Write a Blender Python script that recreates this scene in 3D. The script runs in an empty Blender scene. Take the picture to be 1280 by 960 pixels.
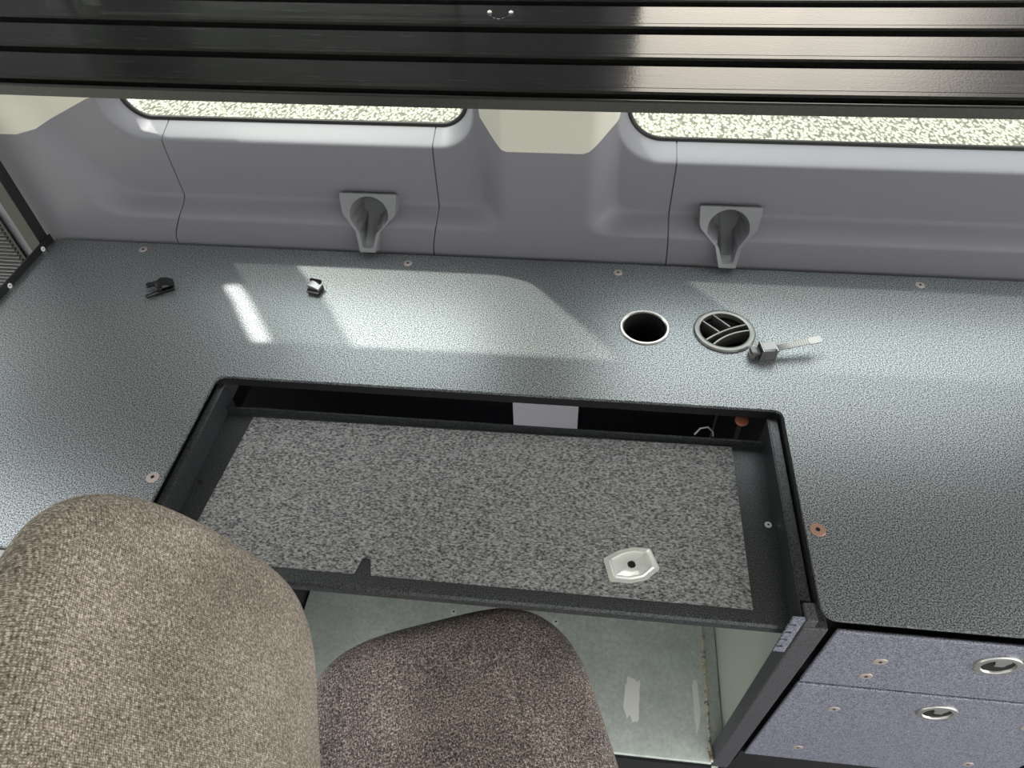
import bpy, bmesh, math, random
from mathutils import Vector, Matrix
random.seed(7)
S = bpy.context.scene
COL = S.collection
PI = math.pi

# ------------------------------------------------------------------ camera
cam_d = bpy.data.cameras.new('camera')
cam = bpy.data.objects.new('camera', cam_d)
COL.objects.link(cam)
right = Vector((0.99379566, 0.10739489, -0.0289227))
up = Vector((-0.060262, 0.73850128, 0.67155369))
back = Vector((0.09348089, -0.6656442, 0.74039119))
cam.matrix_world = Matrix(((right.x, up.x, back.x, 0.0), (right.y, up.y, back.y, 0.0),
                           (right.z, up.z, back.z, 1.5), (0, 0, 0, 1)))
cam_d.sensor_width = 36.0
cam_d.lens = 878.99 / 1280 * 36.0
cam_d.clip_start = 0.02
S.camera = cam

# ------------------------------------------------------------------ light
w = bpy.data.worlds.new('sky')
S.world = w
w.use_nodes = True
wn, wl = w.node_tree.nodes, w.node_tree.links
wn.clear()
wo = wn.new('ShaderNodeOutputWorld')
bg = wn.new('ShaderNodeBackground')
tc = wn.new('ShaderNodeTexCoord')
sep = wn.new('ShaderNodeSeparateXYZ')
wl.new(tc.outputs['Generated'], sep.inputs[0])
# overcast white sky, darker towards the trees by the horizon on the left beyond the windows
at = wn.new('ShaderNodeMath'); at.operation = 'ARCTAN2'
wl.new(sep.outputs['X'], at.inputs[0]); wl.new(sep.outputs['Y'], at.inputs[1])
azr = wn.new('ShaderNodeValToRGB')
azm = wn.new('ShaderNodeMapRange')
azm.inputs['From Min'].default_value = -PI; azm.inputs['From Max'].default_value = PI
wl.new(at.outputs[0], azm.inputs['Value']); wl.new(azm.outputs[0], azr.inputs['Fac'])
cr = azr.color_ramp
cr.elements[0].position = 0.0; cr.elements[0].color = (0.95, 0.95, 0.95, 1)
cr.elements[1].position = 1.0; cr.elements[1].color = (0.95, 0.95, 0.95, 1)
for p_, c_ in ((0.27, (1.5, 1.55, 1.55, 1)), (0.34, (0.16, 0.22, 0.15, 1)), (0.40, (0.05, 0.06, 0.05, 1)), (0.488, (0.03, 0.03, 0.03, 1)),
               (0.510, (5.2, 4.55, 4.1, 1)), (0.557, (5.2, 4.55, 4.1, 1)), (0.577, (0.5, 0.42, 0.45, 1)), (0.68, (0.9, 0.9, 0.95, 1)), (0.75, (5.0, 4.9, 4.7, 1))):
    e = cr.elements.new(p_); e.color = c_
zen = wn.new('ShaderNodeMapRange')
zen.inputs['From Min'].default_value = 0.52; zen.inputs['From Max'].default_value = 0.62
wl.new(sep.outputs['Z'], zen.inputs['Value'])
mx = wn.new('ShaderNodeMix'); mx.data_type = 'RGBA'
wl.new(zen.outputs[0], mx.inputs['Factor']); wl.new(azr.outputs['Color'], mx.inputs[6])
mx.inputs[7].default_value = (4.4, 4.5, 4.5, 1)
yr = wn.new('ShaderNodeMapRange')
yr.inputs['From Min'].default_value = -0.5; yr.inputs['From Max'].default_value = 0.4
yr.inputs['To Min'].default_value = 0.52; yr.inputs['To Max'].default_value = 1.0
wl.new(sep.outputs['Y'], yr.inputs['Value'])
sc2 = wn.new('ShaderNodeVectorMath'); sc2.operation = 'SCALE'
wl.new(mx.outputs[2], sc2.inputs[0]); wl.new(yr.outputs[0], sc2.inputs['Scale'])
wl.new(sc2.outputs[0], bg.inputs['Color'])
bg.inputs['Strength'].default_value = 1.2
wl.new(bg.outputs[0], wo.inputs['Surface'])

sun_d = bpy.data.lights.new('sun', 'SUN')
sun_d.energy = 3.6
sun_d.angle = math.radians(1.6)
sun_d.color = (1.0, 0.97, 0.88)
sun = bpy.data.objects.new('sun', sun_d)
COL.objects.link(sun)
el = math.radians(57)
sun_dir = Vector((0.67 * math.cos(el), -0.742 * math.cos(el), -math.sin(el)))
sun.rotation_euler = sun_dir.to_track_quat('-Z', 'Y').to_euler()
sun.location = (-4, 5, 6)

S.view_settings.view_transform = 'Standard'
S.view_settings.look = 'None'
S.view_settings.gamma = 1
S.view_settings.use_curve_mapping = False
S.view_settings.exposure = 0.35

# ------------------------------------------------------------------ materials
class NT:
    def __init__(s, name):
        s.m = bpy.data.materials.new(name); s.m.use_nodes = True
        s.n, s.l = s.m.node_tree.nodes, s.m.node_tree.links
        s.b = s.n['Principled BSDF']
        s.tc = s.n.new('ShaderNodeTexCoord')
    def new(s, t, **k):
        n = s.n.new(t)
        for a, v in k.items(): setattr(n, a, v)
        return n
    def noise(s, scale, detail=3, rough=0.6, vec=None):
        n = s.new('ShaderNodeTexNoise')
        n.inputs['Scale'].default_value = scale; n.inputs['Detail'].default_value = detail
        n.inputs['Roughness'].default_value = rough
        s.l.new(vec or s.tc.outputs['Object'], n.inputs['Vector'])
        return n
    def ramp(s, fac, stops):
        r = s.new('ShaderNodeValToRGB')
        e = r.color_ramp.elements
        e[0].position, e[0].color = stops[0][0], (*stops[0][1], 1)
        e[1].position, e[1].color = stops[-1][0], (*stops[-1][1], 1)
        for p, c in stops[1:-1]:
            x = e.new(p); x.color = (*c, 1)
        s.l.new(fac, r.inputs['Fac'])
        return r
    def bump(s, h, strength, dist):
        b = s.new('ShaderNodeBump')
        b.inputs['Strength'].default_value = strength; b.inputs['Distance'].default_value = dist
        s.l.new(h, b.inputs['Height'])
        s.l.new(b.outputs[0], s.b.inputs['Normal'])
        return b
    def set(s, **k):
        for a, v in k.items():
            s.b.inputs[a.replace('_', ' ')].default_value = v
        return s
    def scaled(s, x, y, z, rot=0):
        mp = s.new('ShaderNodeMapping')
        mp.inputs['Scale'].default_value = (x, y, z); mp.inputs['Rotation'].default_value = (0, 0, rot)
        s.l.new(s.tc.outputs['Object'], mp.inputs['Vector'])
        return mp.outputs[0]

def flat(name, col, rough=0.5, metal=0.0, spec=0.5):
    t = NT(name); t.set(Base_Color=(*col, 1), Roughness=rough, Metallic=metal)
    t.b.inputs['Specular IOR Level'].default_value = spec
    return t.m

def powder(name, c0, c1, rough, metal, scale=900, bump=0.25, spec=0.5):
    t = NT(name)
    n = t.noise(scale * 0.78, 2, 0.9)
    r = t.ramp(n.outputs['Fac'], [(0.43, c0), (0.58, c1)])
    t.l.new(r.outputs[0], t.b.inputs['Base Color'])
    t.set(Roughness=rough, Metallic=metal)
    t.b.inputs['Specular IOR Level'].default_value = spec
    t.bump(n.outputs['Fac'], bump, 0.0006)
    return t.m

M = {}
M['desk'] = powder('charcoal_powder_coat', (0.03, 0.034, 0.038), (0.44, 0.47, 0.495), 0.38, 0.6, 700, 0.2)
M['drawer'] = powder('slate_powder_coat', (0.10, 0.105, 0.14), (0.42, 0.43, 0.54), 0.45, 0.4, 800, 0.2)
M['post'] = powder('post_slate_coat', (0.03, 0.03, 0.035), (0.13, 0.13, 0.15), 0.45, 0.2, 800, 0.2)
M['black'] = powder('black_powder_coat', (0.008, 0.008, 0.009), (0.022, 0.022, 0.024), 0.38, 0.0, 900, 0.15)
M['dark'] = flat('matt_black', (0.006, 0.006, 0.007), 0.6)
M['gloss'] = flat('gloss_black_panel', (0.01, 0.01, 0.013), 0.12)
M['hole'] = flat('black_duct', (0.004, 0.004, 0.004), 0.8)

t = NT('slat_black_lacquer')
n1 = t.noise(420, 2, 0.5)
n2 = t.noise(1.0, 3, 0.6, t.scaled(12, 500, 200))
t.set(Base_Color=(0.012, 0.012, 0.012, 1), Roughness=0.3)
rr = t.ramp(n2.outputs['Fac'], [(0.4, (0.19, 0.19, 0.19)), (0.7, (0.28, 0.28, 0.28))])
t.l.new(rr.outputs[0], t.b.inputs['Roughness'])
n3 = t.noise(140, 4, 0.8)
sc_ = t.ramp(n3.outputs['Fac'], [(0.70, (0.012, 0.012, 0.012)), (0.76, (0.10, 0.10, 0.095))])
t.l.new(sc_.outputs[0], t.b.inputs['Base Color'])
t.bump(n1.outputs['Fac'], 0.18, 0.0008)
M['slat'] = t.m

t = NT('grey_moulded_plastic')
n1 = t.noise(1100, 2, 0.5)
t.set(Base_Color=(0.20, 0.198, 0.225, 1), Roughness=0.5)
t.bump(n1.outputs['Fac'], 0.12, 0.0005)
M['trim'] = t.m
M['trim_clip'] = flat('grey_pocket_plastic', (0.215, 0.22, 0.235), 0.42)
M['cream'] = flat('cream_plastic', (0.68, 0.66, 0.58), 0.5)
M['rubber'] = flat('black_rubber', (0.006, 0.006, 0.006), 0.55)

t = NT('galvanised_steel')
n1 = t.noise(14, 6, 0.7)
n2 = t.noise(120, 4, 0.7)
mxn = t.new('ShaderNodeMath', operation='MULTIPLY')
t.l.new(n1.outputs['Fac'], mxn.inputs[0]); t.l.new(n2.outputs['Fac'], mxn.inputs[1])
r = t.ramp(mxn.outputs[0], [(0.14, (0.52, 0.57, 0.535)), (0.30, (0.68, 0.74, 0.69)), (0.42, (0.80, 0.85, 0.80))])
t.l.new(r.outputs[0], t.b.inputs['Base Color'])
t.set(Roughness=0.4, Metallic=0.12)
t.bump(n2.outputs['Fac'], 0.05, 0.001)
M['galv'] = t.m
M['scuff'] = flat('pale_scuff', (0.93, 0.95, 0.88), 0.7)
t = NT('weld_sealant')
n1 = t.noise(60, 4, 0.8)
r = t.ramp(n1.outputs['Fac'], [(0.35, (0.10, 0.05, 0.02)), (0.5, (0.75, 0.72, 0.62)), (0.65, (0.45, 0.36, 0.16))])
t.l.new(r.outputs[0], t.b.inputs['Base Color']); t.set(Roughness=0.7)
M['seal'] = t.m

t = NT('green_grey_gloss_panel')
t.set(Base_Color=(0.74, 0.78, 0.70, 1), Roughness=0.3, Metallic=0.0)
M['side'] = t.m
M['tray'] = powder('tray_powder_coat', (0.025, 0.028, 0.032), (0.10, 0.105, 0.115), 0.36, 0.55, 800, 0.22)

t = NT('crinkled_rubber_mat')
a = t.noise(1.0, 4, 0.65, t.scaled(240, 430, 200, 0.2))
b = t.noise(1.0, 2, 0.6, t.scaled(260, 480, 400, 0.1))
ad = t.new('ShaderNodeMath', operation='ADD')
t.l.new(a.outputs['Fac'], ad.inputs[0])
ml = t.new('ShaderNodeMath', operation='MULTIPLY'); ml.inputs[1].default_value = 0.5
t.l.new(b.outputs['Fac'], ml.inputs[0]); t.l.new(ml.outputs[0], ad.inputs[1])
r = t.ramp(ad.outputs[0], [(0.60, (0.025, 0.026, 0.028)), (0.92, (0.44, 0.44, 0.45))])
t.l.new(r.outputs[0], t.b.inputs['Base Color']); t.set(Roughness=0.62)
t.bump(ad.outputs[0], 0.9, 0.003)
M['mat'] = t.m

def fabric(name, c0, c1, c2, scale, axes=('X', 'Y')):
    t = NT(name)
    wx = t.new('ShaderNodeTexWave'); wx.bands_direction = axes[0]
    wy = t.new('ShaderNodeTexWave'); wy.bands_direction = axes[1]
    for q in (wx, wy):
        q.inputs['Scale'].default_value = scale; q.inputs['Distortion'].default_value = 1.2
        q.inputs['Detail'].default_value = 1.0; q.inputs['Detail Scale'].default_value = 3
        t.l.new(t.tc.outputs['Object'], q.inputs['Vector'])
    mm = t.new('ShaderNodeMath', operation='MULTIPLY')
    t.l.new(wx.outputs['Fac'], mm.inputs[0]); t.l.new(wy.outputs['Fac'], mm.inputs[1])
    n = t.noise(360, 3, 0.75)
    wk_ = t.new('ShaderNodeMath', operation='MULTIPLY'); wk_.inputs[1].default_value = 0.20
    t.l.new(mm.outputs[0], wk_.inputs[0])
    m3 = t.new('ShaderNodeMath', operation='MULTIPLY_ADD')
    t.l.new(n.outputs['Fac'], m3.inputs[0]); m3.inputs[1].default_value = 1.35
    t.l.new(wk_.outputs[0], m3.inputs[2])
    big = t.noise(9, 3, 0.6)
    m4 = t.new('ShaderNodeMath', operation='MULTIPLY_ADD'); m4.inputs[1].default_value = 0.25
    t.l.new(big.outputs['Fac'], m4.inputs[0]); t.l.new(m3.outputs[0], m4.inputs[2])
    r = t.ramp(m4.outputs[0], [(0.54, c0), (0.78, c1), (0.98, c2)])
    # ramp clamps at 1, squeeze the sum
    m5 = t.new('ShaderNodeMath', operation='MULTIPLY'); m5.inputs[1].default_value = 0.86
    t.l.new(m4.outputs[0], m5.inputs[0]); t.l.new(m5.outputs[0], r.inputs['Fac'])
    t.l.new(r.outputs[0], t.b.inputs['Base Color']); t.set(Roughness=0.9)
    t.b.inputs['Specular IOR Level'].default_value = 0.15
    t.b.inputs['Sheen Weight'].default_value = 0.15
    t.bump(m3.outputs[0], 0.5, 0.0018)
    return t.m
M['fab_back'] = fabric('taupe_tweed', (0.07, 0.056, 0.043), (0.29, 0.25, 0.205), (0.72, 0.65, 0.57), 150, ('Y', 'Z'))
M['fab_seat'] = fabric('brown_black_tweed', (0.008, 0.006, 0.006), (0.20, 0.168, 0.155), (0.85, 0.72, 0.66), 150)
M['shell'] = flat('grey_chair_plastic', (0.16, 0.165, 0.18), 0.35)
M['steel'] = flat('bright_zinc', (0.80, 0.82, 0.79), 0.30, 0.45)
M['zinc'] = flat('pale_zinc', (0.62, 0.62, 0.57), 0.4, 0.6)
M['copper'] = flat('copper_tinted_screw', (0.45, 0.26, 0.20), 0.45, 0.6)
M['pinkzinc'] = flat('pinkish_zinc_screw', (0.55, 0.47, 0.44), 0.4, 0.6)
M['nickel'] = flat('satin_nickel', (0.60, 0.59, 0.57), 0.3, 0.9)
M['bezel'] = flat('dark_silver_bezel', (0.20, 0.20, 0.195), 0.3, 0.6)
M['clip'] = flat('gloss_black_plastic', (0.010, 0.010, 0.011), 0.16)
M['buckle'] = flat('smoked_steel', (0.30, 0.29, 0.30), 0.25, 0.85)
M['strap'] = flat('pale_steel_strap', (0.30, 0.30, 0.30), 0.4, 0.5)
M['white'] = flat('white_pin', (0.8, 0.8, 0.78), 0.5)
M['lav'] = flat('pale_lavender_paint', (0.80, 0.78, 0.88), 0.5)
M['orange'] = flat('orange_red_cap', (0.52, 0.17, 0.12), 0.5)
M['ceiling'] = flat('headliner', (0.50, 0.50, 0.49), 0.9)
M['floor'] = flat('van_floor', (0.10, 0.10, 0.105), 0.7)

t = NT('sunlit_gravel')
v = t.new('ShaderNodeTexVoronoi'); v.inputs['Scale'].default_value = 58; v.inputs['Randomness'].default_value = 1
t.l.new(t.scaled(1, 0.62, 1), v.inputs['Vector'])
r = t.ramp(v.outputs['Distance'], [(0.0, (0.58, 0.58, 0.47)), (0.40, (0.53, 0.53, 0.43)), (0.72, (0.14, 0.14, 0.115))])
hs = t.new('ShaderNodeMix', data_type='RGBA'); hs.blend_type = 'MULTIPLY'; hs.inputs['Factor'].default_value = 0.35
t.l.new(r.outputs[0], hs.inputs[6])
sp = t.new('ShaderNodeSeparateColor'); t.l.new(v.outputs['Color'], sp.inputs[0])
gr = t.ramp(sp.outputs[0], [(0.0, (0.60, 0.60, 0.55)), (1.0, (1, 1, 0.95))])
t.l.new(gr.outputs[0], hs.inputs[7])
t.l.new(hs.outputs[2], t.b.inputs['Base Color']); t.set(Roughness=0.95)
inv = t.new('ShaderNodeMath', operation='SUBTRACT'); inv.inputs[0].default_value = 1
t.l.new(v.outputs['Distance'], inv.inputs[1])
t.bump(inv.outputs[0], 1.0, 0.02)
M['gravel'] = t.m

def glass_mat(name, tint):
    t = NT(name); t.n.remove(t.b)
    tr = t.new('ShaderNodeBsdfTransparent'); tr.inputs[0].default_value = (*tint, 1)
    gl = t.new('ShaderNodeBsdfGlossy'); gl.inputs['Roughness'].default_value = 0.02
    mxs = t.new('ShaderNodeMixShader')
    mxs.inputs[0].default_value = 0.05; t.l.new(tr.outputs[0], mxs.inputs[1]); t.l.new(gl.outputs[0], mxs.inputs[2])
    t.l.new(mxs.outputs[0], t.n['Material Output'].inputs['Surface'])
    return t.m
M['glass'] = glass_mat('tinted_glass', (0.62, 0.65, 0.62))
M['sun_mask'] = glass_mat('sun_mask_tint', (0.16, 0.17, 0.165))
M['glass2'] = glass_mat('darker_tinted_glass', (0.58, 0.61, 0.59))

# ------------------------------------------------------------------ mesh helpers
def obj(name, bm, mat, parent=None, smooth=None, label=None, loc=None, bevel=None):
    me = bpy.data.meshes.new(name)
    bmesh.ops.recalc_face_normals(bm, faces=bm.faces)
    bm.to_mesh(me); bm.free()
    for m in (mat if isinstance(mat, (list, tuple)) else [mat]):
        me.materials.append(m)
    o = bpy.data.objects.new(name, me)
    COL.objects.link(o)
    if parent: o.parent = parent
    if loc: o.location = loc
    if label: o['label'] = label
    if smooth is not None:
        for p in me.polygons: p.use_smooth = True
        if smooth < 180:
            me.set_sharp_from_angle(angle=math.radians(smooth))
    if bevel:
        b = o.modifiers.new('bevel', 'BEVEL'); b.width = bevel; b.segments = 2
        b.limit_method = 'ANGLE'; b.angle_limit = math.radians(50)
    return o

def tag(o, label, cat, group=None):
    o['label'] = label; o['category'] = cat
    if group: o['group'] = group
    return o

def thing(name, label, cat, loc=(0, 0, 0), group=None):
    o = bpy.data.objects.new(name, None); COL.objects.link(o)
    o.location = loc; o.empty_display_size = 0.05
    return tag(o, label, cat, group)

def struct(o):
    o['kind'] = 'structure'; return o

def box(bm, x0, x1, y0, y1, z0, z1, mi=0):
    vs = [bm.verts.new((x, y, z)) for z in (z0, z1) for (x, y) in ((x0, y0), (x1, y0), (x1, y1), (x0, y1))]
    for f in ((0, 1, 2, 3), (4, 5, 6, 7), (0, 1, 5, 4), (1, 2, 6, 5), (2, 3, 7, 6), (3, 0, 4, 7)):
        bm.faces.new([vs[i] for i in f]).material_index = mi
    return vs

def bx(*a):
    bm = bmesh.new(); box(bm, *a); return bm

def prism(bm, loops, z0, z1, mi=0, xf=None):
    """polygon with holes (first loop outer) extruded z0..z1"""
    edges = []
    for lp in loops:
        vs = [bm.verts.new((p[0], p[1], z0)) for p in lp]
        edges += [bm.edges.new((vs[i], vs[(i + 1) % len(vs)])) for i in range(len(vs))]
    g = bmesh.ops.triangle_fill(bm, use_beauty=True, use_dissolve=False, edges=edges)
    fs = [f for f in g['geom'] if isinstance(f, bmesh.types.BMFace)]
    ex = bmesh.ops.extrude_face_region(bm, geom=fs)
    vs2 = [v for v in ex['geom'] if isinstance(v, bmesh.types.BMVert)]
    bmesh.ops.translate(bm, verts=vs2, vec=(0, 0, z1 - z0))
    for f in bm.faces: f.material_index = mi
    if xf:
        bmesh.ops.transform(bm, matrix=xf, verts=bm.verts)
    return bm

def circ(cx, cy, r, n=48, ry=None):
    return [(cx + r * math.cos(2 * PI * i / n), cy + (ry or r) * math.sin(2 * PI * i / n)) for i in range(n)]

def rounded(pts, n=5):
    """pts: (x, y, radius) -> polygon with rounded corners"""
    out = []
    N = len(pts)
    for i in range(N):
        x, y, r = pts[i]
        p = Vector((x, y)); a = Vector(pts[i - 1][:2]); b = Vector(pts[(i + 1) % N][:2])
        if r <= 0: out.append((x, y)); continue
        da, db = (a - p).normalized(), (b - p).normalized()
        ang = da.angle(db)
        t_ = min(r / math.tan(ang / 2), (a - p).length * 0.49, (b - p).length * 0.49)
        p0, p1 = p + da * t_, p + db * t_
        for k in range(n + 1):
            s = k / n
            q = p0 * (1 - s) ** 2 + p * 2 * s * (1 - s) + p1 * s * s
            out.append((q.x, q.y))
    return out

def lathe(bm, prof, n=48, mi=0, xf=None, cap=False):
    rings = []
    for r, z in prof:
        rings.append([bm.verts.new((r * math.cos(2 * PI * i / n), r * math.sin(2 * PI * i / n), z)) for i in range(n)])
    for a, b in zip(rings, rings[1:]):
        for i in range(n):
            bm.faces.new((a[i], a[(i + 1) % n], b[(i + 1) % n], b[i])).material_index = mi
    if cap:
        bm.faces.new(rings[0]).material_index = mi
        bm.faces.new(rings[-1]).material_index = mi
    if xf:
        vs = [v for r_ in rings for v in r_]
        bmesh.ops.transform(bm, matrix=xf, verts=vs)
    return bm

def tube(bm, pts, r, n=8, closed=False, mi=0):
    pts = [Vector(p) for p in pts]
    N = len(pts); rings = []
    prev = None
    for i, p in enumerate(pts):
        if closed: d = (pts[(i + 1) % N] - pts[i - 1]).normalized()
        else: d = (pts[min(i + 1, N - 1)] - pts[max(i - 1, 0)]).normalized()
        if prev is None:
            u = d.cross(Vector((0, 0, 1)))
            if u.length < 0.1: u = d.cross(Vector((0, 1, 0)))
        else:
            u = prev - d * prev.dot(d)
        u.normalize(); prev = u
        v_ = d.cross(u)
        rings.append([bm.verts.new(p + (u * math.cos(2 * PI * k / n) + v_ * math.sin(2 * PI * k / n)) * r) for k in range(n)])
    M_ = N if closed else N - 1
    for i in range(M_):
        a, b = rings[i], rings[(i + 1) % N]
        for k in range(n):
            bm.faces.new((a[k], a[(k + 1) % n], b[(k + 1) % n], b[k])).material_index = mi
    if not closed:
        bm.faces.new(rings[0]); bm.faces.new(rings[-1])
    return bm

def sweep(bm, prof, xs, zoff=lambda x: 0, mi=0):
    """closed yz profile swept along x"""
    rings = [[bm.verts.new((x, y, z + zoff(x))) for y, z in prof] for x in xs]
    n = len(prof)
    for a, b in zip(rings, rings[1:]):
        for i in range(n):
            bm.faces.new((a[i], a[(i + 1) % n], b[(i + 1) % n], b[i])).material_index = mi
    bm.faces.new(rings[0]); bm.faces.new(rings[-1])
    return bm

def lin(a, b, n): return [a + (b - a) * i / (n - 1) for i in range(n)]
def sm(t_):
    t_ = max(0.0, min(1.0, t_)); return t_ * t_ * (3 - 2 * t_)

def screw_bm(r, mi_hole=1, hole=0.3):
    bm = bmesh.new()
    lathe(bm, [(r, 0), (r, 0.0006), (r * 0.93, 0.0012), (r * hole, 0.0012)], 24)
    lathe(bm, [(r * hole, 0.0012), (r * hole * 0.9, 0.0004), (0.0001, 0.0004)], 24, mi=mi_hole)
    return bm

def screw(x, y, z, r, mat, parent, label=None, rot=None, name='screw'):
    o = obj(name, screw_bm(r), [mat, M['hole']], parent, 40, label)
    o.location = (x, y, z)
    if rot: o.rotation_euler = rot
    return o

# ------------------------------------------------------------------ room: side wall with window bays
DESK_Z = 0.75
WIN = {1: (-0.776, -0.198, 0.945, 1.50, 0.045), 2: (0.050, 1.02, 0.931, 1.50, 0.060)}   # x0 x1 z0 z1 radius
def smin(a, b, k):
    h = max(k - abs(a - b), 0) / k
    return min(a, b) - h * h * k * 0.25
def rbox(x, z, x0, x1, z0, z1, r):
    """signed distance inside a rounded box, positive inside"""
    cx, cz, hx, hz = (x0 + x1) / 2, (z0 + z1) / 2, (x1 - x0) / 2 - r, (z1 - z0) / 2 - r
    qx, qz = abs(x - cx) - hx, abs(z - cz) - hz
    return r - math.hypot(max(qx, 0), max(qz, 0)) - min(max(qx, qz), 0)
POCKETS = ((-0.369, -0.006), (0.226, 0.006))
SEAMS = (-0.705, -0.252, 0.131)
SEAM_OFF = (-0.030, -0.012, 0.004)
def interp(x, pts):
    for (a, va), (b, vb) in zip(pts, pts[1:]):
        if x <= b: return va + (vb - va) * (x - a) / (b - a) if x > a else va
    return pts[-1][1]
def warp(x, z):
    k = sm((0.825 - z) / 0.075)
    return x + sum(o * k * math.exp(-((x - sx) / 0.10) ** 2) for sx, o in zip(SEAMS, SEAM_OFF))
def wall_y(x, z, seam=None):
    y = 0.972
    # bay 1 (left) flares out towards its left end, bay 2 right
    if x < -0.07:
        xl = -0.855 - (z - 0.8) * 0.5
        d = smin(smin((x - xl) / 0.065, (-0.135 - x) / 0.05, 0.9), (z - 0.797) / 0.034, 0.9)
    else:
        d = smin(smin((x + 0.004) / 0.05, (1.12 - x) / 0.05, 0.9), (z - 0.797) / 0.034, 0.9)
    y += 0.031 * sm(d)
    for k, (x0, x1, z0, z1, r) in WIN.items():
        e = 0.017
        s = rbox(x, z, x0 - e, x1 + e, z0 - e, z1 + e, r + e)
        y += (1.047 - 1.003) * sm(s / 0.020)
    # soft roll of the upper pillar
    y += 0.004 * sm((z - 0.9) / 0.1)
    if z > 1.22: y -= (z - 1.22) * 0.12
    # the moulded pockets are let into the panel
    for cx, sk in POCKETS:
        v_ = (0.851 - z) * 1.106
        hw = interp(v_, [(0, 0.047), (0.034, 0.043), (0.064, 0.018), (0.099, 0.011)]) - 0.003
        s = min(hw - abs(x - cx - sk * interp(v_, [(0.034, 0), (0.064, 0.6), (0.099, 1)])), z - 0.772, 0.8465 - z)
        y += 0.075 * sm(s / 0.006)
    for sx in SEAMS:
        if seam is not None and abs(seam - sx) < 0.0006 and z < 0.955: y += 0.004
    return y

xs = set(round(v, 4) for v in lin(-1.38, 1.7, 386))
for x0, x1, z0, z1, r in WIN.values():
    for c in (x0 + 0.02, x1 - 0.02): xs |= {round(c + 0.002 * k, 4) for k in range(-25, 26)}
for sx in SEAMS:
    xs = {v for v in xs if abs(v - sx) > 0.003}
    xs |= {sx - 0.0022, sx - 0.0011, sx - 0.0004, sx + 0.0004, sx + 0.0011, sx + 0.0022}
xs = sorted(xs)
zs = lin(0.0, 0.68, 12)[:-1] + lin(0.68, 0.90, 75)[:-1] + lin(0.90, 1.04, 90)[:-1] + lin(1.04, 1.80, 60)
bm = bmesh.new()
grid = [[bm.verts.new((warp(x, z), wall_y(warp(x, z), z, x), z)) for x in xs] for z in zs]
for j in range(len(zs) - 1):
    for i in range(len(xs) - 1):
        mxp, mzp = (xs[i] + xs[i + 1]) / 2, (zs[j] + zs[j + 1]) / 2
        if any(rbox(mxp, mzp, x0, x1, z0, z1, r) > 0.001 for (x0, x1, z0, z1, r) in WIN.values()): continue
        bm.faces.new((grid[j][i], grid[j][i + 1], grid[j + 1][i + 1], grid[j + 1][i]))
loose = [v for v in bm.verts if not v.link_faces]
bmesh.ops.delete(bm, geom=loose, context='VERTS')
wall = struct(obj('wall_back', bm, M['trim'], smooth=50))

def rb_outline(x0, x1, z0, z1, r, n=10):
    out = []
    for cx, cz, a0 in ((x1 - r, z1 - r, 0), (x0 + r, z1 - r, PI / 2), (x0 + r, z0 + r, PI), (x1 - r, z0 + r, 1.5 * PI)):
        for k in range(n + 1):
            a = a0 + PI / 2 * k / n
            out.append((cx + r * math.cos(a), cz + r * math.sin(a)))
    return out
for k, (x0, x1, z0, z1, r) in WIN.items():
    ol = rb_outline(x0, x1, z0, z1, r)
    lean = lambda z: 0 if z < 1.22 else -(z - 1.22) * 0.12
    bm = bmesh.new()
    tube(bm, [(x, 1.049 + lean(z), z) for x, z in ol], 0.0048, 8, True)
    wk = bpy.data.objects.new('window_%d' % k, None); COL.objects.link(wk); struct(wk)
    obj('gasket', bm, M['rubber'], wk, 60)
    # sliding window: two panes that meet at a vertical line, gap at the left end added to pass a sun streak
    xa, xb = (x0 + 0.023, -0.62) if k == 1 else (x0 - 0.006, 0.27)
    for pa, pb, gm, dy in ((xa, xb, 'glass2' if k == 1 else 'glass', 0.0), (xb, x1 + 0.006, 'glass' if k == 1 else 'glass2', 0.0)):
        bm = bmesh.new()
        zz = [z0 - 0.006, 1.22, z1 + 0.006]
        rows = [(bm.verts.new((pa, 1.058 + lean(z), z)), bm.verts.new((pb, 1.058 + lean(z), z))) for z in zz]
        for r0, r1 in zip(rows, rows[1:]): bm.faces.new((r0[0], r0[1], r1[1], r1[0]))
        obj('glass_pane', bm, M[gm], wk)
    if k == 1:      # added dark sheet, unseen behind the shelf, dimming the sun beside the streak
        bm = bmesh.new()
        rows = [(bm.verts.new((xa, 1.0565 + lean(z), z)), bm.verts.new((xb, 1.0565 + lean(z), z))) for z in (1.03, 1.22, z1)]
        for r0, r1 in zip(rows, rows[1:]): bm.faces.new((r0[0], r0[1], r1[1], r1[0]))
        obj('added_sun_mask', bm, M['sun_mask'], wk)

def cream(name, left, right_, z0, z1, off=0.003):
    """cream cover that follows the pillar; left / right_: x of its edges by height"""
    bm = bmesh.new()
    zz = sorted(set(lin(z0, min(z0 + 0.12, z1), 40) + lin(min(z0 + 0.12, z1), z1, 24)))
    rows = []
    for z in zz:
        a, b = left(z), right_(z)
        rows.append([bm.verts.new((x, wall_y(x, z) - off, z)) for x in lin(a, b, 40)])
    for p, q in zip(rows, rows[1:]):
        for i in range(39): bm.faces.new((p[i], p[i + 1], q[i + 1], q[i]))
    bm.verts.ensure_lookup_table()
    ed = [e for e in bm.edges if e.is_boundary]
    ex = bmesh.ops.extrude_edge_only(bm, edges=ed)
    bmesh.ops.translate(bm, verts=[v for v in ex['geom'] if isinstance(v, bmesh.types.BMVert)], vec=(0, off + 0.002, 0))
    return struct(obj(name, bm, M['cream'], smooth=50))
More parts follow.
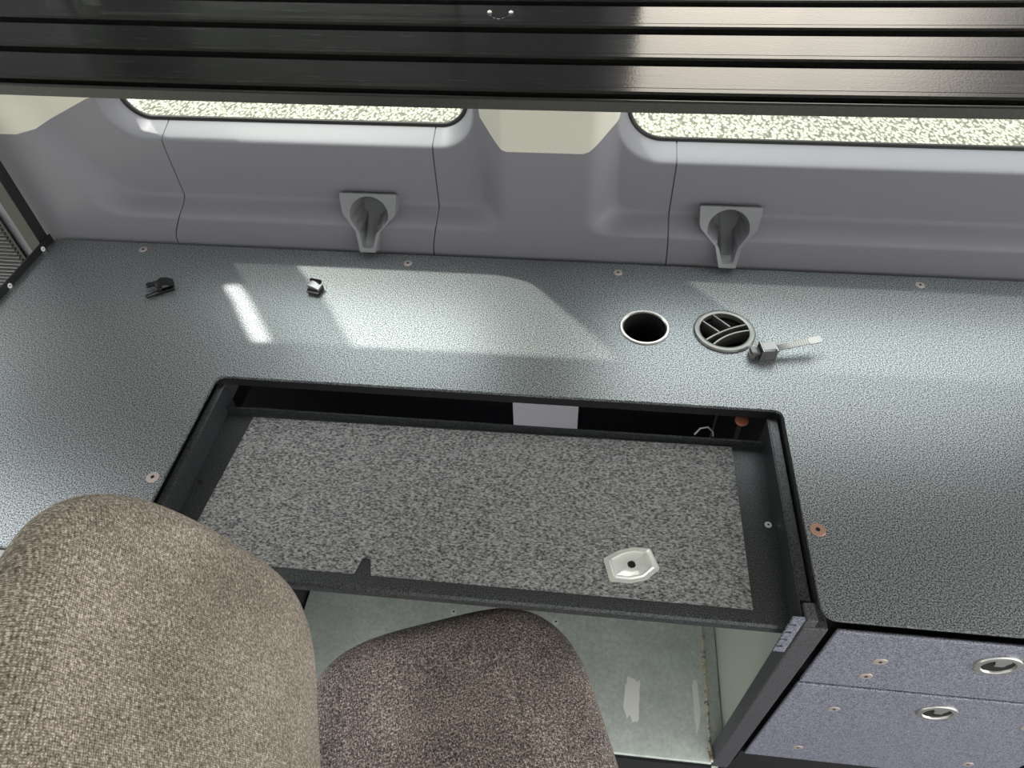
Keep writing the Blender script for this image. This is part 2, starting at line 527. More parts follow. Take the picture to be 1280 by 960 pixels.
cream('trim_1', lambda z: interp(z, [(0.946, -0.130), (0.9475, -0.136), (0.986, -0.172), (1.02, -0.176), (1.75, -0.176)]),
      lambda z: interp(z, [(0.946, -0.014), (0.9475, -0.007), (0.986, 0.037), (1.015, 0.044), (1.75, 0.044)]), 0.946, 1.14)
cream('trim_2', lambda z: -1.375,
      lambda z: interp(z, [(0.951, -0.93), (0.953, -0.905), (0.979, -0.845), (0.999, -0.800), (1.004, -0.77), (1.010, -0.755), (1.024, -0.733 - 0.075 * 0), (1.75, -0.733)]) - 0.066 * 0, 0.951, 1.14)

# ground outside, floor, roof
bm = bmesh.new(); box(bm, -9, 9, -8, 12, -0.62, -0.55)
struct(obj('ground', bm, M['gravel']))
struct(obj('floor', bx(-1.7, 1.7, -0.9, 1.0, -0.05, 0.0), M['floor']))
struct(obj('ceiling', bx(-1.38, 1.7, -0.9, 1.0, 1.80, 1.83), M['ceiling']))

# ------------------------------------------------------------------ desk
desk = thing('desk', 'long charcoal speckled metal worktop running under the windows', 'desk', (0, 0, DESK_Z))
outer = rounded([(-0.968, 0.358, 0.004), (-0.532, 0.358, 0.02), (-0.532, 0.656, 0.014), (0.281, 0.656, 0.014),
                 (0.281, 0.358, 0.02), (1.25, 0.358, 0.004), (1.25, 0.962, 0), (-0.968, 0.962, 0)])
bm = prism(bmesh.new(), [outer, circ(0.0965, 0.8075, 0.0335), circ(0.2165, 0.8075, 0.043)], -0.005, 0)
obj('worktop', bm, M['desk'], desk, bevel=0.0018)
under = rounded([(-0.964, 0.364, 0.004), (-0.538, 0.364, 0.02), (-0.538, 0.659, 0.01), (0.2785, 0.659, 0.01),
                 (0.2785, 0.380, 0.004), (1.246, 0.380, 0.004), (1.246, 0.960, 0), (-0.964, 0.960, 0)])
obj('under_frame', prism(bmesh.new(), [under, circ(0.0965, 0.8075, 0.0345), circ(0.2165, 0.8075, 0.044)], -0.023, -0.0052), M['dark'], desk)
for x, y in ((-0.787, 0.943), (-0.303, 0.938), (0.055, 0.938), (0.537, 0.941)):
    screw(x, y, 0, 0.0072, M['pinkzinc'], desk, 'small grey screw along the back edge of the desk')
screw(-0.546, 0.472, 0, 0.0085, M['pinkzinc'], desk, 'pale pinkish screw left of the tray')
screw(0.295, 0.470, 0, 0.0092, M['copper'], desk, 'copper-coloured screw right of the tray')
# cable hole
g = obj('cable_hole', lathe(bmesh.new(), [(0.0385, 0), (0.0385, 0.0012), (0.037, 0.0024), (0.0345, 0.0024), (0.0328, 0.0012), (0.0325, -0.035)]),
        M['nickel'], desk, 35, 'open round cable hole with a thin grey rim'); g.location = (0.0965, 0.8075, 0)
o = obj('hole_sleeve', lathe(bmesh.new(), [(0.0322, 0.0), (0.0322, -0.06), (0.0001, -0.06)]), M['hole'], g, 40)
# air vent
vent = obj('air_vent', lathe(bmesh.new(), [(0.0462, 0), (0.0462, 0.002), (0.0445, 0.0042), (0.0405, 0.005), (0.0372, 0.0038), (0.0362, -0.03)]),
           M['bezel'], desk, 35, 'round black air vent with curved vanes'); vent.location = (0.2165, 0.8075, 0)
obj('duct', lathe(bmesh.new(), [(0.0368, -0.004), (0.0368, -0.055), (0.0001, -0.055)]), M['hole'], vent, 40)
def rib(p0, p1, bow, wd=0.0024, n=14):
    bm = bmesh.new(); a = Vector(p0); b = Vector(p1); d = (b - a); nrm = Vector((-d.y, d.x)).normalized()
    pts = [a + d * s + nrm * bow * 4 * s * (1 - s) for s in lin(0, 1, n)]
    rows = []
    for i, p in enumerate(pts):
        tg = (pts[min(i + 1, n - 1)] - pts[max(i - 1, 0)]).normalized(); q = Vector((-tg.y, tg.x)) * wd / 2
        rows.append([bm.verts.new((*(p + q), 0.003)), bm.verts.new((*(p - q), 0.003)),
                     bm.verts.new((*(p - q), -0.02)), bm.verts.new((*(p + q), -0.02))])
    for r0, r1 in zip(rows, rows[1:]):
        for k in range(4): bm.faces.new((r0[k], r0[(k + 1) % 4], r1[(k + 1) % 4], r1[k]))
    bm.faces.new(rows[0]); bm.faces.new(rows[-1])
    return bm
for p0, p1, bw in (((-0.029, -0.0225), (0.0335, 0.0155), 0.004), ((-0.019, -0.0315), (0.0368, 0.003), 0.006),
                   ((-0.031, 0.019), (-0.0085, -0.003), 0.0), ((-0.014, 0.034), (0.009, 0.009), 0.0)):
    obj('vane', rib(p0, p1, bw), M['bezel'], vent)

# ------------------------------------------------------------------ pull-out tray with mat
tray = thing('pull_out_tray', 'shallow black metal tray sunk in the cut-out of the desk', 'tray', (0, 0, 0.70))
X0, X1, Y0, Y1 = -0.521, 0.262, 0.366, 0.627
bm = bmesh.new()
prof = [(0.6275, 0.012), (0.6275, 0.0), (0.374, 0.0), (0.3695, -0.0012), (0.3668, -0.0042), (0.366, -0.008), (0.366, -0.014),
        (0.368, -0.014), (0.368, -0.008), (0.3695, -0.0045), (0.374, -0.003), (0.6300, -0.003), (0.6300, 0.012)]
sweep(bm, prof, [X0, X1])
obj('tray_pan', bm, M['tray'], tray, 30)
for nm, a, b, c in (('left', X0 - 0.002, X0, -1), ('right', X1, X1 + 0.002, 1)):
    bm = bmesh.new()
    box(bm, a, b, 0.362, 0.650, -0.014, 0.038)
    if c > 0: box(bm, b, b + 0.012, 0.3835, 0.650, 0.036, 0.038); box(bm, b + 0.010, b + 0.012, 0.3835, 0.65, 0.0, 0.036)
    else: box(bm, a - 0.009, a, 0.362, 0.650, 0.036, 0.038); box(bm, a - 0.009, a - 0.007, 0.362, 0.65, 0.0, 0.036)
    obj('slide_rail', bm, M['tray'], tray, bevel=0.0006)
screw(0.2535, 0.503, 0.0, 0.0045, M['steel'], tray, 'small silver screw near the right rail')
screw(-0.512, 0.502, 0.0, 0.0042, M['dark'], tray, 'small black screw near the left rail')
bm = bmesh.new()
tube(bm, [(0.176, 0.668, -0.03), (0.182, 0.668, -0.015), (0.192, 0.668, -0.011), (0.201, 0.667, -0.02), (0.203, 0.667, -0.03)], 0.0013, 6)
obj('wire_loop', bm, M['steel'], tray, 60)
bm = bmesh.new(); box(bm, -0.53, 0.275, 0.6605, 0.6625, -0.06, 0.026); box(bm, -0.53, 0.275, 0.6605, 0.70, 0.024, 0.026)
# dark bracket legs that carry the tray at its back
for x in (-0.462, 0.215):
    obj('back_bracket', bx(x - 0.012, x + 0.012, 0.630, 0.633, -0.05, 0.010), M['dark'], tray)
o = obj('end_cap', lathe(bmesh.new(), [(0.0095, 0), (0.0095, 0.003), (0.0075, 0.0045), (0.0001, 0.0045)], 24), M['orange'], tray, 40, 'orange-red round cap in the gap behind the tray')
o.location = (0.2405, 0.679, -0.006)
o = obj('cap_post', lathe(bmesh.new(), [(0.005, -0.05), (0.005, 0)], 16, cap=True), M['dark'], tray, 40); o.location = (0.2405, 0.679, -0.006)

mat_pts = rounded([(-0.477, 0.619, 0), (0.219, 0.623, 0), (0.220, 0.385, 0), (-0.2405, 0.386, 0), (-0.2465, 0.408, 0.003),
                   (-0.2570, 0.409, 0.003), (-0.2625, 0.386, 0), (-0.492, 0.386, 0)], 3)
mat_o = obj('rubber_mat', prism(bmesh.new(), [mat_pts], 0.0, 0.003), M['mat'], None, loc=(0, 0, 0.7002))
tag(mat_o, 'dark grey crinkled rubber mat lying in the tray', 'mat')

# stamped plate
def ring_plate():
    bm = bmesh.new()
    base = [(-0.0348, 0.0050, .004), (-0.0162, 0.0178, .02), (0.0027, 0.0240, .02), (0.0235, 0.0237, .004), (0.0346, -0.0027, .004),
            (0.0178, -0.0192, .02), (-0.0024, -0.0252, .02), (-0.0265, -0.0244, .004)]
    ol = rounded(base, 5)
    prof = [(1.0, 0.0), (1.0, 0.0012), (0.82, 0.0013), (0.78, 0.0028), (0.74, 0.0034), (0.70, 0.0028), (0.64, 0.0016), (0.0, 0.0016)]
    n = len(ol)
    rings = []
    for s, z in prof[:-1]:
        rings.append([bm.verts.new((x * s, y * s, z)) for x, y in ol])
    rings.append([bm.verts.new((0.0052 * math.cos(math.atan2(y, x)), 0.0052 * math.sin(math.atan2(y, x)), 0.0016)) for x, y in ol])
    rings.append([bm.verts.new((v.co.x, v.co.y, 0.0002)) for v in rings[-1]])
    for a, b in zip(rings, rings[1:]):
        for i in range(n): bm.faces.new((a[i], a[(i + 1) % n], b[(i + 1) % n], b[i]))
    f = bm.faces.new(rings[-1]); f.material_index = 1
    return bm
pl = obj('fixing_plate', ring_plate(), [M['steel'], M['hole']], None, 50, loc=(0.0788, 0.4287, 0.7033))
tag(pl, 'silver stamped eight-sided plate with a centre hole on the mat', 'metal plate')

# ------------------------------------------------------------------ clips and buckle on the desk
def box_rot(bm, c, sx, sy, sz, rx=0, ry=0, rz=0, mi=0):
    vs = box(bm, -sx / 2, sx / 2, -sy / 2, sy / 2, -sz / 2, sz / 2, mi)
    m = Matrix.Translation(c) @ Matrix.Rotation(rz, 4, 'Z') @ Matrix.Rotation(ry, 4, 'Y') @ Matrix.Rotation(rx, 4, 'X')
    bmesh.ops.transform(bm, matrix=m, verts=vs)
# open clip: curved tongue with two splayed prongs
c1 = thing('plastic_clip', 'open black plastic clip with splayed prongs at the left of the desk', 'clip', (-0.703, 0.838, DESK_Z))
c1.rotation_euler = (0, 0, math.radians(32))
bm = bmesh.new()
arc = [(0.022 - 0.026 * s, 0.003 + 0.014 * math.sin(PI * (0.12 + 0.62 * s))) for s in lin(0, 1, 10)]
rows = [[bm.verts.new((x, -0.010, z)), bm.verts.new((x, 0.010, z)), bm.verts.new((x, 0.010, z - 0.0025)), bm.verts.new((x, -0.010, z - 0.0025))] for x, z in arc]
for r0, r1 in zip(rows, rows[1:]):
    for k in range(4): bm.faces.new((r0[k], r0[(k + 1) % 4], r1[(k + 1) % 4], r1[k]))
bm.faces.new(rows[0]); bm.faces.new(rows[-1])
obj('tongue', bm, M['clip'], c1, 40)
bm = bmesh.new()
box_rot(bm, (-0.002, 0, 0.006), 0.007, 0.021, 0.012, ry=0.25)
for k in range(4): box_rot(bm, (-0.003, -0.0075 + k * 0.005, 0.0135), 0.006, 0.0028, 0.003, ry=0.3)
obj('hinge', bm, M['clip'], c1, bevel=0.0006)
bm = bmesh.new()
box_rot(bm, (-0.014, -0.011, 0.0045), 0.024, 0.006, 0.005, rz=0.30, ry=0.1)
obj('prong', bm, M['clip'], c1, bevel=0.0012)
bm = bmesh.new()
box_rot(bm, (-0.009, 0.009, 0.0095), 0.020, 0.008, 0.006, rz=-0.35, ry=-0.1)
box_rot(bm, (-0.017, 0.0125, 0.0075), 0.006, 0.006, 0.008, rz=-0.35)
obj('prong', bm, M['clip'], c1, bevel=0.0012)
bm = bmesh.new(); box_rot(bm, (0.004, -0.008, 0.0028), 0.032, 0.009, 0.0055, rz=0.05)
obj('foot', bm, M['clip'], c1, bevel=0.001)

c2 = thing('plastic_clip', 'small closed black clip with shiny top, under the left window', 'clip', (-0.440, 0.853, DESK_Z))
c2.rotation_euler = (0, 0, math.radians(-12))
bm = bmesh.new(); box_rot(bm, (0, 0, 0.005), 0.022, 0.019, 0.010)
obj('clip_body', bm, M['clip'], c2, bevel=0.002)
bm = bmesh.new()
arc = [(-0.009 + 0.018 * s, 0.0165 - 0.0055 * s * s) for s in lin(0, 1, 8)]
rows = [[bm.verts.new((x, -0.006, z)), bm.verts.new((x, 0.009, z)), bm.verts.new((x, 0.009, z - 0.008)), bm.verts.new((x, -0.006, z - 0.008))] for x, z in arc]
for r0, r1 in zip(rows, rows[1:]):
    for k in range(4): bm.faces.new((r0[k], r0[(k + 1) % 4], r1[(k + 1) % 4], r1[k]))
bm.faces.new(rows[0]); bm.faces.new(rows[-1])
obj('lever', bm, M['buckle'], c2, 40, 'shiny curved lever')
bm = bmesh.new()
box_rot(bm, (-0.002, 0.0098, 0.0155), 0.020, 0.0024, 0.006); box_rot(bm, (-0.0105, 0.0085, 0.0165), 0.003, 0.004, 0.004)
obj('catch', bm, M['clip'], c2, bevel=0.0005)
bm = bmesh.new(); box_rot(bm, (0, -0.0095, 0.0065), 0.021, 0.003, 0.0022)
obj('ridge', bm, M['buckle'], c2, bevel=0.0004)

bk = thing('strap_buckle', 'small metal ratchet buckle with a short ribbed strap tail beside the round vent', 'buckle', (0.272, 0.760, DESK_Z))
bk.rotation_euler = (0, 0, math.radians(10))
bm = bmesh.new()
box_rot(bm, (0, -0.0085, 0.010), 0.024, 0.0022, 0.020); box_rot(bm, (0, 0.0095, 0.010), 0.024, 0.0022, 0.020)
box_rot(bm, (0, 0.0005, 0.0015), 0.024, 0.019, 0.003)
obj('buckle_frame', bm, M['buckle'], bk, bevel=0.0008)
bm = bmesh.new(); box_rot(bm, (0, 0.0005, 0.0195), 0.021, 0.0165, 0.0025, ry=-0.1)
obj('buckle_plate', bm, M['strap'], bk, bevel=0.0008)
bm = bmesh.new()
for xx in (-0.010, 0.010): lathe(bm, [(0.0018, -0.011), (0.0018, 0.012)], 12, cap=True, xf=Matrix.Translation((xx, 0, 0.020)) @ Matrix.Rotation(PI / 2, 4, 'X'))
obj('pin', bm, M['buckle'], bk, 40)
bm = bmesh.new(); box_rot(bm, (-0.0185, 0.0005, 0.0115), 0.013, 0.013, 0.006, ry=0.15)
box_rot(bm, (-0.022, 0.0005, 0.004), 0.008, 0.012, 0.008)
obj('strap_stub', bm, M['bezel'], bk, bevel=0.001)
bm = bmesh.new()
N = 40
sx_ = lin(0.012, 0.078, N)
rows = []
for i, x in enumerate(sx_):
    s = i / (N - 1)
    z = 0.014 + 0.010 * s + (0.0009 if i % 2 else 0) * (s < 0.72)
    yy = 0.001 + 0.004 * s
    wd = 0.0055 if s < 0.75 else 0.0066
    rows.append([bm.verts.new((x, yy - wd, z)), bm.verts.new((x, yy + wd, z)), bm.verts.new((x, yy + wd, z - 0.0016)), bm.verts.new((x, yy - wd, z - 0.0016))])
for r0, r1 in zip(rows, rows[1:]):
    for k in range(4): bm.faces.new((r0[k], r0[(k + 1) % 4], r1[(k + 1) % 4], r1[k]))
bm.faces.new(rows[0]); bm.faces.new(rows[-1])
obj('strap_tail', bm, M['strap'], bk)

# ------------------------------------------------------------------ moulded pockets on the wall
def pocket(cx, sk, label):
    """bezel plane leans out from the upper wall down to the foot by the desk"""
    H = 0.099
    top, bot = Vector((cx, 0.990, 0.851)), Vector((cx, 0.950, 0.7615))
    v_ = (bot - top).normalized(); u_ = Vector((1, 0, 0)); n_ = u_.cross(v_); 
    if n_.y > 0: n_ = -n_
    mtx = Matrix(((u_.x, -v_.x, n_.x, top.x), (u_.y, -v_.y, n_.y, top.y), (u_.z, -v_.z, n_.z, top.z), (0, 0, 0, 1)))
    out = rounded([(-0.049, 0, .003), (0.049, 0, .003), (0.046, -0.034, .02), (0.021 + sk * 0.6, -0.064, .012), (0.0135 + sk, -0.099, .002),
                   (-0.0135 + sk, -0.099, .002), (-0.021 + sk * 0.6, -0.064, .012), (-0.046, -0.034, .02)], 6)
    hole = []
    for i in range(25):                      # round top
        a = -0.25 + (PI + 0.5) * i / 24
        hole.append((0.0335 * math.cos(a), -0.036 + 0.0315 * math.sin(a)))
    hole += [(-0.0150 + sk * 0.6, -0.066), (-0.0085 + sk, -0.092), (0.0085 + sk, -0.092), (0.0150 + sk * 0.6, -0.066)]
    hole = rounded([(x, y, 0.006 if i >= 25 else 0) for i, (x, y) in enumerate(hole)], 3)
    t_ = thing('wall_pocket', label, 'holder', (0, 0, 0), 'moulded holders on the wall')
    bm = bmesh.new()
    def ring(pts, z, s=1.0, cy=-0.045): return [bm.verts.new((x * s, cy + (y - cy) * s, z)) for x, y in pts]
    edges = []
    # front bezel: outer and hole loops filled, then walls
    ro, rh = ring(out, 0.0), ring(hole, -0.0015)
    for lp in (ro, rh): edges += [bm.edges.new((lp[i], lp[(i + 1) % len(lp)])) for i in range(len(lp))]
    bmesh.ops.triangle_fill(bm, use_beauty=True, edges=edges)
    r2 = ring(out, -0.034, 1.03)
    for i in range(len(ro)): bm.faces.new((ro[i], ro[(i + 1) % len(ro)], r2[(i + 1) % len(ro)], r2[i]))
    bmesh.ops.transform(bm, matrix=mtx, verts=bm.verts)
    obj('bezel', bm, M['trim_clip'], t_, 40)
    bm = bmesh.new()
    h0 = ring(hole, -0.0014)
    def deep(y): return 0.052 if y > -0.050 else max(0.010, 0.052 - (-0.050 - y) * 1.0)
    def inner(f, sc): return [bm.verts.new((x * sc, -0.040 + (y + 0.040) * sc, -0.0014 - deep(y) * f)) for x, y in hole]
    h1, h2 = inner(0.5, 0.95), inner(1.0, 0.88)
    for a, b in ((h0, h1), (h1, h2)):
        for i in range(len(a)): bm.faces.new((a[i], a[(i + 1) % len(a)], b[(i + 1) % len(a)], b[i]))
    bm.faces.new(h2)
    bmesh.ops.transform(bm, matrix=mtx, verts=bm.verts)
    obj('cavity', bm, M['trim_clip'], t_, 40)
pocket(POCKETS[0][0], POCKETS[0][1], 'grey moulded teardrop holder on the wall below the left window')
pocket(POCKETS[1][0], POCKETS[1][1], 'grey moulded teardrop holder on the wall below the right window')

# ------------------------------------------------------------------ overhead slatted shelf
shelf = thing('slatted_shelf', 'black slatted metal shelf hanging over the desk in front of the windows', 'shelf', (0, 0, 1.18))
sag = lambda x: 0.011 * (x + 0.07) ** 2
SX = lin(-1.3, 1.3, 41)
def slat(y0, y1, line=True):
    p = [(y0, -0.0085), (y0, -0.002), (y0 + 0.002, 0.0)]
    if line: p += [(y0 + 0.0095, 0.0), (y0 + 0.0101, -0.0012), (y0 + 0.0107, 0.0)]
    p += [(y1 - 0.002, 0.0), (y1, -0.002), (y1, -0.0085)]
    return sweep(bmesh.new(), p, SX, sag)
obj('edge_rail', sweep(bmesh.new(), [(0.6605, -0.0115), (0.6605, -0.0015), (0.662, 0.0), (0.6635, 0.0), (0.6645, -0.001), (0.6645, -0.0115)], SX, sag), M['black'], shelf, 30)
obj('backing', sweep(bmesh.new(), [(0.6648, -0.0115), (0.6648, -0.0088), (0.935, -0.0088), (0.935, -0.0115)], SX, sag), M['dark'], shelf)
obj('lip', sweep(bmesh.new(), [(0.669, -0.0086), (0.669, -0.004), (0.671, -0.004), (0.671, -0.0086)], SX, sag), M['black'], shelf)
for a, b in ((0.6785, 0.739), (0.757, 0.8185), (0.838, 0.8995), (0.918, 0.935)):
    obj('slat', slat(a, b), M['slat'], shelf, 30)
for x in (-0.1305, -0.105):
    o = obj('pin', lathe(bmesh.new(), [(0.0028, 0), (0.0028, 0.001), (0.0015, 0.002), (0.0001, 0.002)], 16), M['white'], shelf, 40, 'white pin in the slat')
    o.location = (x, 0.875, 0.0002)
bm = bmesh.new()
pr = None
for i in range(15):
    s = i / 14; x = -0.1305 + 0.0255 * s; yy = 0.869 - 0.013 * math.sin(PI * s)
    wd = 0.0004 + 0.0012 * math.sin(PI * s) * (0.6 + 0.4 * random.random())
    q = (bm.verts.new((x, yy - wd, 0.0003)), bm.verts.new((x, yy + wd, 0.0003)))
    if pr and i % 3: bm.faces.new((pr[0], q[0], q[1], pr[1]))
    pr = q
obj('scratch', bm, flat('pale_scratch', (0.22, 0.22, 0.21), 0.7), shelf)

# ------------------------------------------------------------------ support frame at the left end of the desk
fr_ = thing('support_frame', 'black angle iron frame rising from the left end of the desk', 'frame', (-0.968, 0.96, DESK_Z))
bm = bmesh.new(); box(bm, -0.030, -0.003, -0.028, -0.004, -0.02, 0.4265)
obj('post', bm, M['black'], fr_, bevel=0.001)
bm = bmesh.new(); box(bm, -0.003, 0.000, -0.605, 0.0, -0.022, 0.013); box(bm, -0.030, -0.003, -0.605, -0.028, -0.022, -0.018)
obj('rail', bm, M['black'], fr_, bevel=0.0006)
for y in (-0.033, -0.135):
    o = screw(0.0002, y, 0.004, 0.0045, M['white'], fr_, 'white bolt head', (0, PI / 2, 0), 'bolt')
for y in (-0.045, -0.16):
    o = screw(-0.017, y, -0.0175, 0.005, M['zinc'], fr_, None, None, 'bolt')

# ribbed step grille on the wall far left
gr_ = thing('ribbed_grille', 'dark ribbed plastic grille on the wall beyond the left end of the desk', 'grille', (-1.055, 0.968, 0.72))
bm = bmesh.new()
ol = rounded([(-0.25, -0.14, .01), (0.0, -0.14, .01), (0.0, 0.085, .012), (-0.25, 0.085, .01)], 4)
prism(bm, [ol], 0, 0.004, xf=Matrix.Rotation(PI / 2, 4, 'X'))
obj('grille_plate', bm, M['black'], gr_)
bm = bmesh.new()
for k in range(24):
    z = -0.130 + k * 0.0086
    sweep(bm, [(-0.0045, z), (-0.0095, z + 0.002), (-0.0045, z + 0.0042)], [-0.24, -0.008])
obj('ribs', bm, M['bezel'], gr_)

# ------------------------------------------------------------------ footwell: galvanised wheel box, side panel
wb = thing('wheel_box', 'galvanised steel wheel arch box in the footwell under the tray', 'metal box', (0, 0, 0))
bm = bmesh.new(); box(bm, -0.512, 0.262, 0.352, 0.66, 0.0, 0.184)
obj('steel_cover', bm, M['galv'], wb, bevel=0.002)
for x, y in ((-0.215, 0.575), (-0.015, 0.574)):
    screw(x, y, 0.184, 0.0062, M['white'], wb, None, None, 'rivet')
obj('front_cover', bx(-0.512, 0.262, 0.347, 0.3515, 0.0, 0.179), M['black'], wb)
bm = bmesh.new()
rows = []
for i in range(40):
    y = 0.354 + 0.29 * i / 39; x = 0.2615 + random.uniform(-0.0012, 0.0012); wd = random.uniform(0.0016, 0.0050)
    rows.append((bm.verts.new((x - wd, y, 0.1842)), bm.verts.new((x, y, 0.1842 + wd * 0.8)), bm.verts.new((x + wd, y, 0.1842))))
for a, b in zip(rows, rows[1:]):
    for k in range(2): bm.faces.new((a[k], a[k + 1], b[k + 1], b[k]))
obj('sealant_bead', bm, M['seal'], wb, 60, 'stained sealant bead along the right edge')
def scuff(cx, cy, w_, h_):
    bm = bmesh.new()
    c = bm.verts.new((cx, cy, 0.1843)); ring = []
    for i in range(28):
        a = 2 * PI * i / 28; k = random.uniform(0.75, 1.1)
        ring.append(bm.verts.new((cx + w_ * k * math.copysign(abs(math.cos(a)) ** 0.6, math.cos(a)), cy + h_ * k * math.copysign(abs(math.sin(a)) ** 0.6, math.sin(a)), 0.1843)))
    for i in range(28): bm.faces.new((c, ring[i], ring[(i + 1) % 28]))
    obj('scuff', bm, M['scuff'], wb)
scuff(0.130, 0.447, 0.015, 0.040)
scuff(0.243, 0.45, 0.006, 0.05)

bmx = bx(-0.535, -0.515, 0.362, 0.95, 0.0, 0.684)
lp_ = obj('side_panel', bmx, M['black']); tag(lp_, 'black upright panel closing the left side of the footwell', 'panel')
bp = obj('back_panel', bx(-0.96, 0.286, 0.962, 0.968, 0.0, 0.724), M['gloss'])
tag(bp, 'black panel closing the space behind the tray under the desk', 'panel')
pb = thing('upright_bracket', 'pale lavender flat upright glimpsed in the gap behind the tray', 'bracket', (-0.065, 0.955, 0))
bm = bmesh.new(); box(bm, -0.069, 0.069, -0.004, 0.004, 0.0, 0.725); 
obj('flat_bar', bm, M['lav'], pb, bevel=0.001)
bm = bmesh.new(); box(bm, -0.069, 0.069, -0.06, 0.004, 0.0, 0.006)
obj('foot', bm, M['lav'], pb, bevel=0.001)

# ------------------------------------------------------------------ drawer cabinet
cab = thing('drawer_cabinet', 'dark slate metal cabinet with drawers under the right end of the desk', 'cabinet', (0, 0, 0))
bm = bmesh.new()
box(bm, 0.288, 0.300, 0.383, 0.63, 0.02, 0.724)
obj('side_wall', bm, M['side'], cab, label='glossy grey-green side wall facing the footwell')
bm = bmesh.new()
box(bm, 0.2655, 0.2935, 0.356, 0.382, 0.155, 0.7265); box(bm, 0.265, 0.2785, 0.357, 0.379, 0.7265, 0.744)
obj('post', bm, M['post'], cab, bevel=0.002)
bm = bmesh.new()
box(bm, 0.302, 0.72, 0.378, 0.95, 0.02, 0.722); box(bm, 0.288, 0.302, 0.632, 0.955, 0.02, 0.722); box(bm, 0.30, 0.72, 0.362, 0.378, 0.155, 0.236)
box(bm, 0.698, 0.72, 0.356, 0.38, 0.155, 0.722)
obj('carcass', bm, M['dark'], cab)
obj('floor_flange', bx(0.2655, 0.2868, 0.384, 0.66, 0.02, 0.176), M['galv'], cab)
# notched strip
bm = bmesh.new()
comb = [(0.262, 0.05), (0.249, 0.05)]
zc = 0.05
for k in range(4):
    z1_ = 0.05 - 0.0135 - k * 0.0195
    comb += [(0.249, z1_), (0.2565, z1_), (0.2565, z1_ - 0.005), (0.249, z1_ - 0.005)]
comb += [(0.249, -0.040), (0.262, -0.040)]
prism(bm, [comb], 0, 0.003, xf=Matrix.Translation((0, 0.358, 0.70)) @ Matrix.Rotation(PI / 2, 4, 'X'))
obj('notched_strip', bm, M['drawer'], cab, label='slate strip with four notches on the post')
def latch(parent, x, z):
    R = Matrix.Translation((x, 0.358, z)) @ Matrix.Rotation(PI / 2, 4, 'X')
    bm = bmesh.new()
    lathe(bm, [(0.0250, 0), (0.0250, 0.0012), (0.0238, 0.0026), (0.0185, 0.0030), (0.0176, 0.0018), (0.0172, 0.0002)], 48, xf=R)
    la = obj('latch', bm, M['nickel'], parent, 35, 'round flush ring latch')
    bm = bmesh.new()
    lathe(bm, [(0.0174, 0.0005), (0.0001, 0.0005)], 48, xf=R)
    obj('latch_recess', bm, M['hole'], la, 40)
    bm = bmesh.new()
    ton = rounded([(-0.0095, 0.0140, .002), (-0.0062, 0.0075, .003), (-0.0050, 0.0005, .002), (0.0050, 0.0005, .002), (0.0062, 0.0075, .003),
                   (0.0095, 0.0140, .002), (0.0050, 0.0164, .003), (-0.0050, 0.0164, .003)], 4)
    prism(bm, [ton], 0.0008, 0.0026, xf=R)
    obj('latch_tongue', bm, M['nickel'], la, bevel=0.0006)
def drawer(z0, z1, screws, lz):
    bm = bmesh.new(); box(bm, 0.305, 0.692, 0.358, 0.3625, z0, z1)
    d = obj('drawer', bm, M['drawer'], cab, bevel=0.0018)
    obj('drawer_box', bx(0.318, 0.680, 0.3628, 0.3775, z0 + 0.02, z1 - 0.03), M['dark'], d)
    for x, z, r in screws:
        screw(x, 0.3582, z, r, M['pinkzinc'], d, 'pinkish screw head', (PI / 2, 0, 0))
    latch(d, 0.4965, lz)
drawer(0.5655, 0.7215, ((0.375, 0.651, 0.0080), (0.374, 0.604, 0.0080), (0.620, 0.651, 0.008), (0.620, 0.604, 0.008)), 0.672)
drawer(0.238, 0.5585, ((0.373, 0.481, 0.0078), (0.373, 0.300, 0.0078), (0.620, 0.481, 0.0078), (0.621, 0.305, 0.0078)), 0.506)

# ------------------------------------------------------------------ office chair (faces right, towards the desk)
chair = thing('office_chair', 'brown tweed office chair with rounded backrest, standing sideways to the desk', 'chair', (-0.125, 0.1955, 0.09))
chair.scale = (0.94, 0.94, 0.94)
yaw = math.radians(20)
chair.rotation_euler = (0, 0, yaw)
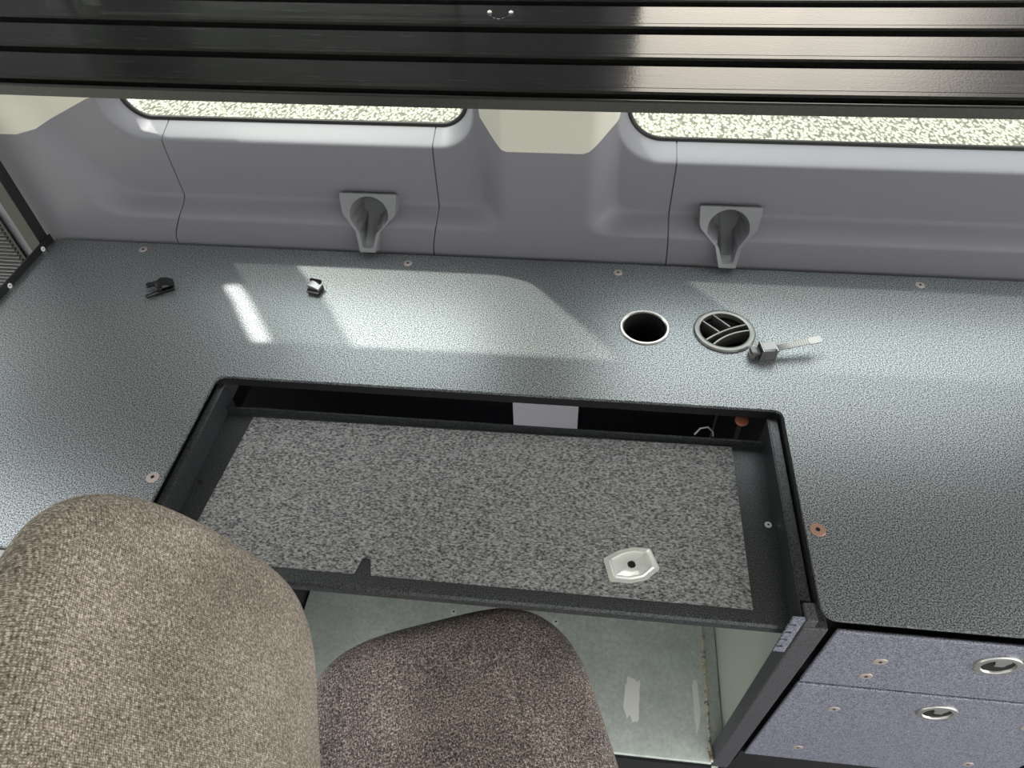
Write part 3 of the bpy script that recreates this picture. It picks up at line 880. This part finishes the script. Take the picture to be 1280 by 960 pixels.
# local axes: +x forward, +y its left (towards the desk)
def outline_r(th, wx, wy, rc_fn, p=3.0):
    c, s = abs(math.cos(th)), abs(math.sin(th))
    return 1.0 / ((c / wx) ** p + (s / wy) ** p) ** (1 / p)
def cushion(wx, wy, p, th, edge, crown, post):
    """pad in local (a, b, c): half sizes wx, wy, thickness th, c up"""
    bm = bmesh.new()
    n = 96
    prof = [(s, th + crown * (1 - s * s)) for s in lin(0.06, 0.88, 12)]
    for k in range(1, 13):
        a = PI * k / 12
        prof.append((0.88 + 0.12 * math.sin(a), th / 2 + th / 2 * math.cos(a)))
    prof += [(s, 0.0) for s in lin(0.8, 0.1, 6)]
    rings = []
    for s, c in prof:
        rg = []
        for i in range(n):
            th_ = 2 * PI * i / n
            r = outline_r(th_, wx, wy, None, p(th_) if callable(p) else p) * s
            rg.append(bm.verts.new(post(r * math.cos(th_), r * math.sin(th_), c)))
        rings.append(rg)
    for a, b in zip(rings, rings[1:]):
        for i in range(n): bm.faces.new((a[i], a[(i + 1) % n], b[(i + 1) % n], b[i]))
    bm.faces.new(rings[0]); bm.faces.new(rings[-1])
    return bm
def seat_post(a, b, c):
    z = c - 0.035 * sm((a - 0.10) / 0.14) + 0.006 * (b / 0.2) ** 2
    return (a + 0.0165, b + 0.03, 0.3932 + z)
seat = obj('seat', cushion(0.216, 0.2156, 3.65, 0.065, 0, 0.012, seat_post), M['fab_seat'], chair, 180, 'dark brown tweed seat')
BV = (0.0201, 0.063, 0.7835, 0.188, 0.2093, 3.25, 0.0912)
def back_post(a, b, c):
    # a: across (local y), b: along height, c: out of the pad
    hgt = BV[2] + b
    lean = -0.215 + BV[0] - 0.10 * sm((hgt - 0.58) / 0.5) - BV[6] * (hgt - 0.62) + 0.42 * a * a
    return (lean + c, a + BV[1], hgt)
backr = obj('backrest', cushion(BV[3], BV[4], BV[5], 0.055, 0, 0.012, back_post), M['fab_back'], chair, 180, 'taupe tweed backrest')
def shell_post(a, b, c):
    x, y, z = back_post(a, b, c)
    return (x - 0.008, y, z)
obj('back_shell', cushion(BV[3] - 0.013, BV[4] - 0.013, BV[5], 0.02, 0, 0.0, shell_post), M['shell'], chair, 180, 'grey plastic back shell')
bm = bmesh.new()
tube(bm, [(-0.30, 0, 0.62), (-0.315, 0, 0.50), (-0.28, 0, 0.40), (-0.18, 0, 0.375), (0.0, 0, 0.375)], 0.018, 12)
obj('back_bar', bm, M['shell'], chair, 60)
bm = bmesh.new(); lathe(bm, [(0.05, 0.394), (0.05, 0.36), (0.025, 0.355), (0.025, -0.03)], 24, cap=True)
obj('column', bm, M['clip'], chair, 40)
bm = bmesh.new(); lathe(bm, [(0.025, -0.02), (0.05, -0.035), (0.06, -0.0777), (0.125, -0.0817), (0.132, -0.0877), (0.132, -0.0957)], 40, cap=True)
obj('pedestal_foot', bm, M['shell'], chair, 40)
